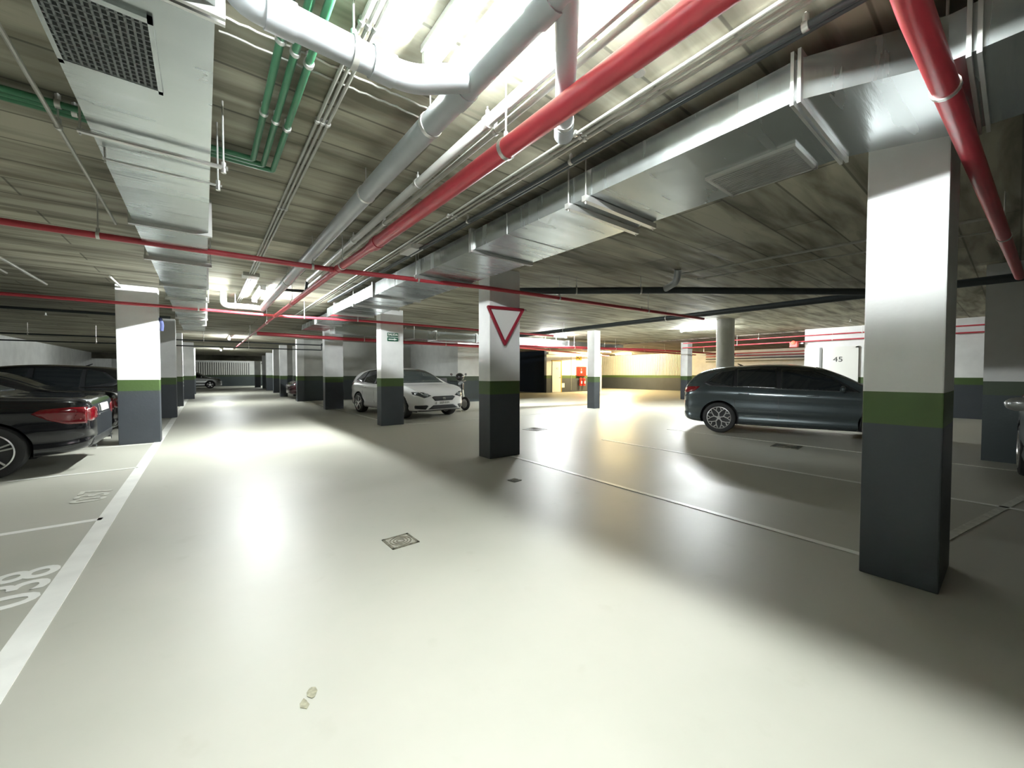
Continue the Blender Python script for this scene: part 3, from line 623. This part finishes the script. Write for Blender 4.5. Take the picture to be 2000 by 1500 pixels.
def get_body(kind, arches):
    key = (kind, tuple(arches))
    if key not in BODY:
        bm = body_bm(HATCH if kind == 'hatch' else SEDAN)
        BVH[key] = BVHTree.FromBMesh(bm)
        for f in bm.faces: f.smooth = True
        R_ = .372
        for x in arches:
            for s in (-1, 1):
                dd = lambda c: math.hypot(c.x-x, c.z-.325)
                kill = [f for f in bm.faces if s*f.calc_center_median().y > .56 and dd(f.calc_center_median()) < R_]
                bmesh.ops.delete(bm, geom=kill, context='FACES')
                edge = [e for e in bm.edges if e.is_boundary and abs(e.verts[0].co.x-x) < .5 and s*e.verts[0].co.y > 0]
                for v in {v for e in edge for v in e.verts}:
                    if s*v.co.y > .76 or v.co.z > .34:
                        k = R_/max(dd(v.co), .01); v.co.x = x+(v.co.x-x)*k; v.co.z = max(.325+(v.co.z-.325)*k, .15)
                r = bmesh.ops.extrude_edge_only(bm, edges=edge)
                nf = [g_ for g_ in r['geom'] if isinstance(g_, bmesh.types.BMFace)]
                for v in [g_ for g_ in r['geom'] if isinstance(g_, bmesh.types.BMVert)]: v.co.y = s*.54
                disc = bmesh.ops.create_circle(bm, cap_ends=True, segments=32, radius=R_+.02, matrix=Matrix.Translation((x, s*.545, .38)) @ Matrix.Rotation(math.pi/2, 4, 'X'))
                nf += list({f for v in disc['verts'] for f in v.link_faces})
                for v in disc['verts']: v.co.z = max(v.co.z, .17)
                for f in nf: f.material_index = 1; f.smooth = False
        res = bpy.data.meshes.new('body'); bm.to_mesh(res); bm.free()
        res.materials.append(M['p_white']); res.materials.append(M['plastic'])
        res.set_sharp_from_angle(angle=math.radians(40))
        BODY[key] = res
    return BODY[key].copy(), BVH[key]
def decal(name, pts, axis, m, bvh, parent, off=.004, th=.012, side=1, grid=.045, label=None):
    """shape cut to an outline and laid on the bodywork"""
    bm = bmesh.new(); vs = [bm.verts.new((a, b, 0)) for a, b in pts]
    f = bm.faces.new(vs); bmesh.ops.triangulate(bm, faces=[f])
    for _ in range(7):
        es = [e for e in bm.edges if e.calc_length() > grid]
        if not es: break
        bmesh.ops.subdivide_edges(bm, edges=es, cuts=1); bmesh.ops.triangulate(bm, faces=bm.faces[:])
    for v in bm.verts:
        a, b = v.co.x, v.co.y
        if axis == 'side': o, d = Vector((a, 3*side, b)), Vector((0, -side, 0))
        elif axis == 'front': o, d = Vector((5, a, b)), Vector((-1, 0, 0))
        elif axis == 'rear': o, d = Vector((-5, a, b)), Vector((1, 0, 0))
        else: o, d = Vector((a, b, 5)), Vector((0, 0, -1))
        hit, nrm, idx, dist = bvh.ray_cast(o, d)
        if hit is None: hit, nrm, idx, dist = bvh.find_nearest(o+d*(abs(o.dot(d))-(2.1 if axis in ('front', 'rear') else .85)))
        if nrm.dot(d) > 0: nrm = -nrm
        v.co = hit+nrm*off
    ref = -d
    for fc in bm.faces:
        fc.normal_update()
    bmesh.ops.recalc_face_normals(bm, faces=bm.faces[:])
    if sum((fc.normal.dot(ref) for fc in bm.faces)) < 0: bmesh.ops.reverse_faces(bm, faces=bm.faces[:])
    me = bpy.data.meshes.new(name); bm.to_mesh(me); bm.free(); me.materials.append(m)
    for p in me.polygons: p.use_smooth = True
    o_ = bpy.data.objects.new(name, me); COL.objects.link(o_); o_.parent = parent
    md = o_.modifiers.new('s', 'SOLIDIFY'); md.thickness = th; md.offset = -1
    if label: o_['label'] = label
    return o_
def wheel_mesh(style):
    tb = bmesh.new(); n = 40
    prof = [(.225, -.10), (.25, -.108), (.29, -.110), (.312, -.100), (.322, -.075), (.325, 0), (.322, .075), (.312, .100), (.29, .110), (.25, .108), (.225, .10)]
    rr = [[tb.verts.new((r*math.cos(2*math.pi*k/n), y, r*math.sin(2*math.pi*k/n))) for k in range(n)] for r, y in prof]
    for a, b in zip(rr, rr[1:]):
        for k in range(n): tb.faces.new((a[k], a[(k+1) % n], b[(k+1) % n], b[k]))
    rb = bmesh.new()
    prof = [(.20, -.09), (.236, -.095), (.236, .112), (.222, .116), (.212, .10), (.205, .02)]
    rr = [[rb.verts.new((r*math.cos(2*math.pi*k/n), y, r*math.sin(2*math.pi*k/n))) for k in range(n)] for r, y in prof]
    for a, b in zip(rr, rr[1:]):
        for k in range(n): rb.faces.new((a[k], a[(k+1) % n], b[(k+1) % n], b[k]))
    def bar(p, q, wd, y0=.085, y1=.108):
        p, q = Vector(p), Vector(q); d = (q-p).normalized(); nn = Vector((-d.y, d.x))*wd/2
        c = [p-nn, q-nn, q+nn, p+nn]; lo = [rb.verts.new((v.x, y0, v.y)) for v in c]; hi = [rb.verts.new((v.x, y1, v.y)) for v in c]
        rb.faces.new(lo[::-1]); rb.faces.new(hi)
        for k in range(4): rb.faces.new((lo[k], lo[(k+1) % 4], hi[(k+1) % 4], hi[k]))
    for k in range(5):
        a = 2*math.pi*k/5+.3
        P = lambda r, t: (r*math.cos(a+t), r*math.sin(a+t))
        if style == 'y':                       # Y-spokes
            bar(P(.03, 0), P(.10, 0), .026); bar(P(.095, 0), P(.165, .34), .018); bar(P(.095, 0), P(.165, -.34), .018)
            bar(P(.16, .34), P(.22, .14), .016); bar(P(.16, -.34), P(.22, -.14), .016); bar(P(.16, .34), P(.22, .52), .016); bar(P(.16, -.34), P(.22, -.52), .016)
        else:
            bar(P(.03, .25), P(.222, .13), .020); bar(P(.03, -.25), P(.222, -.13), .020)
    cyl(rb, (0, .08, 0), (0, .112, 0), .04, 16)
    db = bmesh.new(); cyl(db, (0, -.02, 0), (0, .045, 0), .21, 30)
    out = []
    for nm, b, m in (('tyre', tb, 'rubber'), ('rim', rb, 'alloy'), ('disc', db, 'rimdark')):
        me = bpy.data.meshes.new(nm); bmesh.ops.recalc_face_normals(b, faces=b.faces[:]); b.to_mesh(me); b.free(); me.materials.append(M[m])
        for p in me.polygons: p.use_smooth = True
        me.set_sharp_from_angle(angle=math.radians(35)); out.append(me)
    return out
WM = {k: wheel_mesh(k) for k in ('y', 'd')}
def mirror_pts(pts): return [(-a, b) for a, b in pts][::-1]
def car(label, kind, paint, loc, rz, wheel='y', detail=(), win='glass', plate_txt=None):
    e = empty('car', label, 'car', (*loc, 0), rz)
    ar = (-1.32, 1.32) if kind == 'hatch' else (-1.42, 1.36)
    me, bvh = get_body(kind, ar); me.materials[0] = M[paint]
    body = bpy.data.objects.new('body', me); COL.objects.link(body); body.parent = e
    for x in ar:
        for s in (-1, 1):
            t = bpy.data.objects.new('wheel', WM[wheel][0]); COL.objects.link(t); t.parent = e; t.location = (x, s*.775, .325)
            t.rotation_euler = (0, 0, 0 if s > 0 else math.pi)
            for nm, mm in (('rim', WM[wheel][1]), ('brake_disc', WM[wheel][2])):
                q = bpy.data.objects.new(nm, mm); COL.objects.link(q); q.parent = t
    D = lambda *a, **k: decal(*a, bvh=bvh, parent=e, **k)
    if kind == 'hatch':
        sw = [[(-.98, .985), (-.30, .965), (-.30, 1.385), (-.62, 1.395), (-1.0, 1.365)], [(-.22, .963), (.92, .935), (.55, 1.20), (.22, 1.335), (-.22, 1.383)], [(-1.55, 1.08), (-1.06, .99), (-1.06, 1.36), (-1.30, 1.31)]]
        ws = [(-.70, 1.0), (.70, 1.0), (.57, 1.36), (.35, 1.40), (-.35, 1.40), (-.57, 1.36)]
        rw = [(-.60, 1.06), (.60, 1.06), (.52, 1.28), (.3, 1.33), (-.3, 1.33), (-.52, 1.28)]
        tl = [(.50, .88), (.74, .84), (.80, .92), (.80, .99), (.62, .99), (.50, .96)]; tls = [(-2.03, .84), (-1.80, .90), (-1.70, .99), (-1.95, .99), (-2.01, .95)]
        hl = [(.40, .66), (.62, .60), (.84, .70), (.84, .765), (.62, .755)]
    else:
        sw = [[(-.98, .955), (-.22, .945), (-.22, 1.295), (-.55, 1.27), (-.80, 1.18)], [(-.14, .943), (.95, .92), (.62, 1.13), (.28, 1.275), (-.14, 1.30)]]
        ws = [(-.68, .99), (.68, .99), (.56, 1.28), (.35, 1.32), (-.35, 1.32), (-.56, 1.28)]
        rw = [(-.62, 1.04), (.62, 1.04), (.52, 1.25), (.35, 1.30), (-.35, 1.30), (-.52, 1.25)]
        tl = [(.50, .68), (.72, .64), (.82, .68), (.82, .80), (.62, .83), (.50, .80)]; tls = [(-2.24, .62), (-2.08, .62), (-1.92, .68), (-1.78, .77), (-1.86, .82), (-2.1, .835), (-2.24, .83)]
        hl = [(.40, .63), (.62, .60), (.80, .67), (.80, .77), (.5, .74)]
    if 'side' in detail or 'all' in detail:
        for s in (-1, 1):
            if kind == 'hatch': D('window_surround', [(-1.62, 1.06), (-1.5, 1.0), (-.3, .955), (.98, .925), (.60, 1.20), (.22, 1.35), (-.22, 1.395), (-.62, 1.408), (-1.05, 1.378), (-1.36, 1.30)], 'side', M['plastic'], side=s, off=.005)
            for q in sw: D('side_window', q, 'side', M[win], side=s, off=.010)
            if kind == 'hatch':
                for q in ([(-.262, .22), (-.254, .22), (-.254, 1.39), (-.262, 1.39)], [(.98, .24), (.988, .24), (1.02, .93), (1.012, .93)], [(-1.02, .50), (-1.012, .50), (-1.04, .96), (-1.048, .96)], [(-.95, .245), (.98, .245), (.98, .253), (-.95, .253)]):
                    D('door_seam', q, 'side', M['plastic'], side=s, off=.001, grid=.12)
                D('sill_trim', [(-.90, .17), (.93, .17), (.93, .225), (-.90, .225)], 'side', M['plastic'], side=s, off=.003, grid=.2)
            else:
                for q in ([(-.19, .22), (-.182, .22), (-.182, 1.35), (-.19, 1.35)], [(-1.0, .60), (-.992, .60), (-.99, .96), (-1.0, .96)]):
                    D('door_seam', q, 'side', M['plastic'], side=s, off=.001, grid=.12)
            for x in (-.86, .28):
                bm = bmesh.new(); box(bm, x-.10, x+.10, s*.905-.018, s*.905+.018, .835, .862, .008); link('door_handle', bm, M[paint], e, True)
    D('windscreen', ws, 'front', M['glassgrey'], off=.008)
    D('rear_window', rw, 'rear', M['glass'], off=.008)
    for s in (-1, 1):
        bm = bmesh.new(); bmesh.ops.create_uvsphere(bm, u_segments=18, v_segments=12, radius=1, matrix=Matrix.Translation((.72, s*.975, .985)) @ Matrix.Diagonal((.05, .095, .065, 1)))
        cyl(bm, (.75, s*.86, .93), (.73, s*.94, .96), .022); mo = link('wing_mirror', bm, M[paint], e, True)
        D('tail_light', tl if s > 0 else mirror_pts(tl), 'rear', M['lampred'], off=.006, grid=.05)
        D('tail_light', tls, 'side', M['lampred'], side=s, off=.006, grid=.05)
        D('headlight', hl if s > 0 else mirror_pts(hl), 'front', M['lensdark'], off=.005, grid=.05)
        D('headlight_lens', [(a*.93+s*0, b+.012) for a, b in ((.56, .625), (.68, .66), (.66, .715), (.52, .70))] if s > 0 else mirror_pts([(a*.93, b+.012) for a, b in ((.56, .625), (.68, .66), (.66, .715), (.52, .70))]), 'front', M['lens'], off=.012, grid=.05)
    pt = [(-.26, .74), (.26, .74), (.26, .845), (-.26, .845)] if kind == 'sedan' else [(-.26, .72), (.26, .72), (.26, .82), (-.26, .82)]
    D('number_plate', pt, 'rear', M['plate'], off=.012)
    D('bumper_trim', [(-.7, .30), (.7, .30), (.66, .42), (-.66, .42)], 'rear', M['plastic'], off=.004)
    bm = bmesh.new()
    for v in range(1): cyl(bm, (-.95 if kind == 'hatch' else -.6, 0, 1.44 if kind == 'hatch' else 1.31), (-1.06 if kind == 'hatch' else -.72, 0, 1.50 if kind == 'hatch' else 1.37), .022, 8, .008)
    link('roof_aerial', bm, M['plastic'], e)
    if 'front' in detail:
        gr_ = [(-.40, .615), (-.30, .515), (.30, .515), (.40, .615), (.33, .640), (-.33, .640)]
        D('grille', gr_, 'front', M['plastic'], off=.008, grid=.05)
        b = bmesh.new()
        bx = 2.186
        for p_, q_ in (((-.04, .605), (.045, .605)), ((.045, .592), (-.045, .592)), ((-.045, .605), (-.045, .58)), ((-.04, .58), (.045, .572)), ((.045, .572), (.045, .55)), ((.045, .55), (-.045, .55))):
            cyl(b, (bx, p_[0], p_[1]), (bx, q_[0], q_[1]), .008, 8)
        link('badge', b, M['chrome'], e)
        D('lower_intake', [(-.52, .285), (.52, .285), (.36, .395), (-.36, .395)], 'front', M['plastic'], off=.006, grid=.06)
        for s in (-1, 1):
            q = [(.58, .285), (.80, .31), (.80, .40), (.55, .405), (.50, .38)]
            D('fog_lamp', q if s > 0 else mirror_pts(q), 'front', M['plastic'], off=.006, grid=.05)
        D('front_splitter', [(-.75, .235), (.75, .235), (.72, .262), (-.72, .262)], 'front', M['plastic'], off=.01, grid=.08)
    else:
        D('grille', [(-.36, .60), (-.28, .50), (.28, .50), (.36, .60)], 'front', M['plastic'], off=.006, grid=.06)
    if plate_txt:
        pl = boxo('number_plate', M['plate'], 2.19, 2.20, -.26, .26, .425, .495, e, .003)
        text('plate_text', plate_txt, .075, M['ink'], (2.203, 0, .458), (math.pi/2, 0, math.pi/2), pl, .0008, 1.0, .001)
    return e, D
HP = math.pi/2
def heading(dx, dy): return math.atan2(dy, dx)
# white hatchback behind the exit-sign column: nose centre near (5.35, 9.95)
dx, dy = math.sin(math.radians(8)), -math.cos(math.radians(8))
car('white hatchback parked behind the exit-sign column with its nose to the lane', 'hatch', 'p_white', (5.36-dx*2.17, 10.0-dy*2.17), heading(dx, dy), 'd', ('all', 'front'), 'glass', '2529 KGN')
# dark grey hatchback
dx, dy = math.sin(math.radians(17)), -math.cos(math.radians(17))
car('dark grey five-door hatchback with Y-spoke wheels, nose hidden behind the nearest column', 'hatch', 'p_grey', (9.96, 2.93), heading(dx, dy), 'y', ('all',))
# left row
ce, D = car('dark saloon with a red tail light, nearest on the left', 'sedan', 'p_dark', (-3.47, 8.34), math.pi, 'd', ('all',))
decal('chrome_strip', [(-.42, .70), (.42, .70), (.42, .715), (-.42, .715)], 'rear', M['chrome'], None or BVH[('sedan', (-1.42, 1.36))], ce, off=.012)
for s in (-1, 1):
    bm = bmesh.new(); tube(bm, [(-2.1, s*.55, .27), (-2.29, s*.55, .27)], .035, 12); link('exhaust', bm, M['chrome'], ce, True)
car('black saloon behind the nearest dark saloon, its tail hidden by the left column', 'sedan', 'p_black', (-3.55, 10.95), math.pi, 'd', ('all',))
car('third black car in the left row, only its tail showing past the column', 'hatch', 'p_black', (-3.1, 13.3), math.pi, 'd', ('all',))
car('silver hatchback parked across the far end of the lane', 'hatch', 'p_silver', (-.9, 43.9), 0, 'd', ('all',))
car('dark wine red car nosing out from a far right bay', 'hatch', 'p_wine', (5.55, 23.2), math.pi, 'd', ('all',))
car('silver car at the right picture edge, half out of view', 'hatch', 'p_silver', (6.75, -.97), math.pi+.04, 'd', ('all',))
# scooter beside the white car
def scooter(label, loc, rz):
    e = empty('scooter', label, 'scooter', (*loc, 0), rz)
    for x, r in ((.62, .24), (-.62, .24)):
        b = bmesh.new(); n = 28
        pts = [(x+(r-.05)*math.cos(2*math.pi*k/n), 0, r+(r-.05)*math.sin(2*math.pi*k/n)) for k in range(n+1)]
        tube(b, pts, .05, 10, .001); wv = link('wheel', b, M['rubber'], e, True)
        b = bmesh.new(); cyl(b, (x, -.03, r), (x, .03, r), r-.07, 20); link('rim', b, M['alloy'], wv)
    b = bmesh.new(); tube(b, [(-.75, 0, .55), (-.3, 0, .5), (-.05, 0, .28), (.25, 0, .28), (.42, 0, .6), (.38, 0, .95)], .11, 14, .14); link('bodywork', b, M['p_black'], e, True)
    b = bmesh.new(); box(b, -.72, -.02, -.14, .14, .66, .78, .04); link('seat', b, M['black'], e, True)
    b = bmesh.new(); cyl(b, (.62, 0, .24), (.42, 0, .95), .03); link('fork', b, M['steel'], e)
    b = bmesh.new(); tube(b, [(.25, -.36, 1.02), (.36, -.15, 1.0), (.36, .15, 1.0), (.25, .36, 1.02)], .018, 10, .05); link('handlebar', b, M['plastic'], e, True)
    b = bmesh.new(); box(b, -1.02, -.62, -.22, .22, .82, 1.12, .04); link('top_box', b, M['black'], e, True)
    b = bmesh.new(); bmesh.ops.create_uvsphere(b, u_segments=16, v_segments=12, radius=1, matrix=Matrix.Translation((.42, 0, .92)) @ Matrix.Diagonal((.07, .12, .08, 1))); link('headlight', b, M['lens'], e, True)
    for s in (-1, 1):
        b = bmesh.new(); cyl(b, (.3, s*.25, 1.0), (.3, s*.32, 1.22), .007)
        bmesh.ops.create_uvsphere(b, u_segments=12, v_segments=8, radius=1, matrix=Matrix.Translation((.3, s*.33, 1.25)) @ Matrix.Diagonal((.015, .06, .04, 1))); link('rear_mirror', b, M['plastic'], e, True)
    return e
scooter('black scooter parked between the white car and the triangle column', (7.0, 12.35), math.radians(-80))
e = empty('helmet', 'glossy black round helmet resting on the scooter', 'helmet', (7.06, 12.0, 1.03))
b = bmesh.new(); bmesh.ops.create_uvsphere(b, u_segments=24, v_segments=16, radius=1, matrix=Matrix.Translation((0, 0, .13)) @ Matrix.Diagonal((.15, .15, .14, 1))); link('shell', b, M['p_black'], e, True)
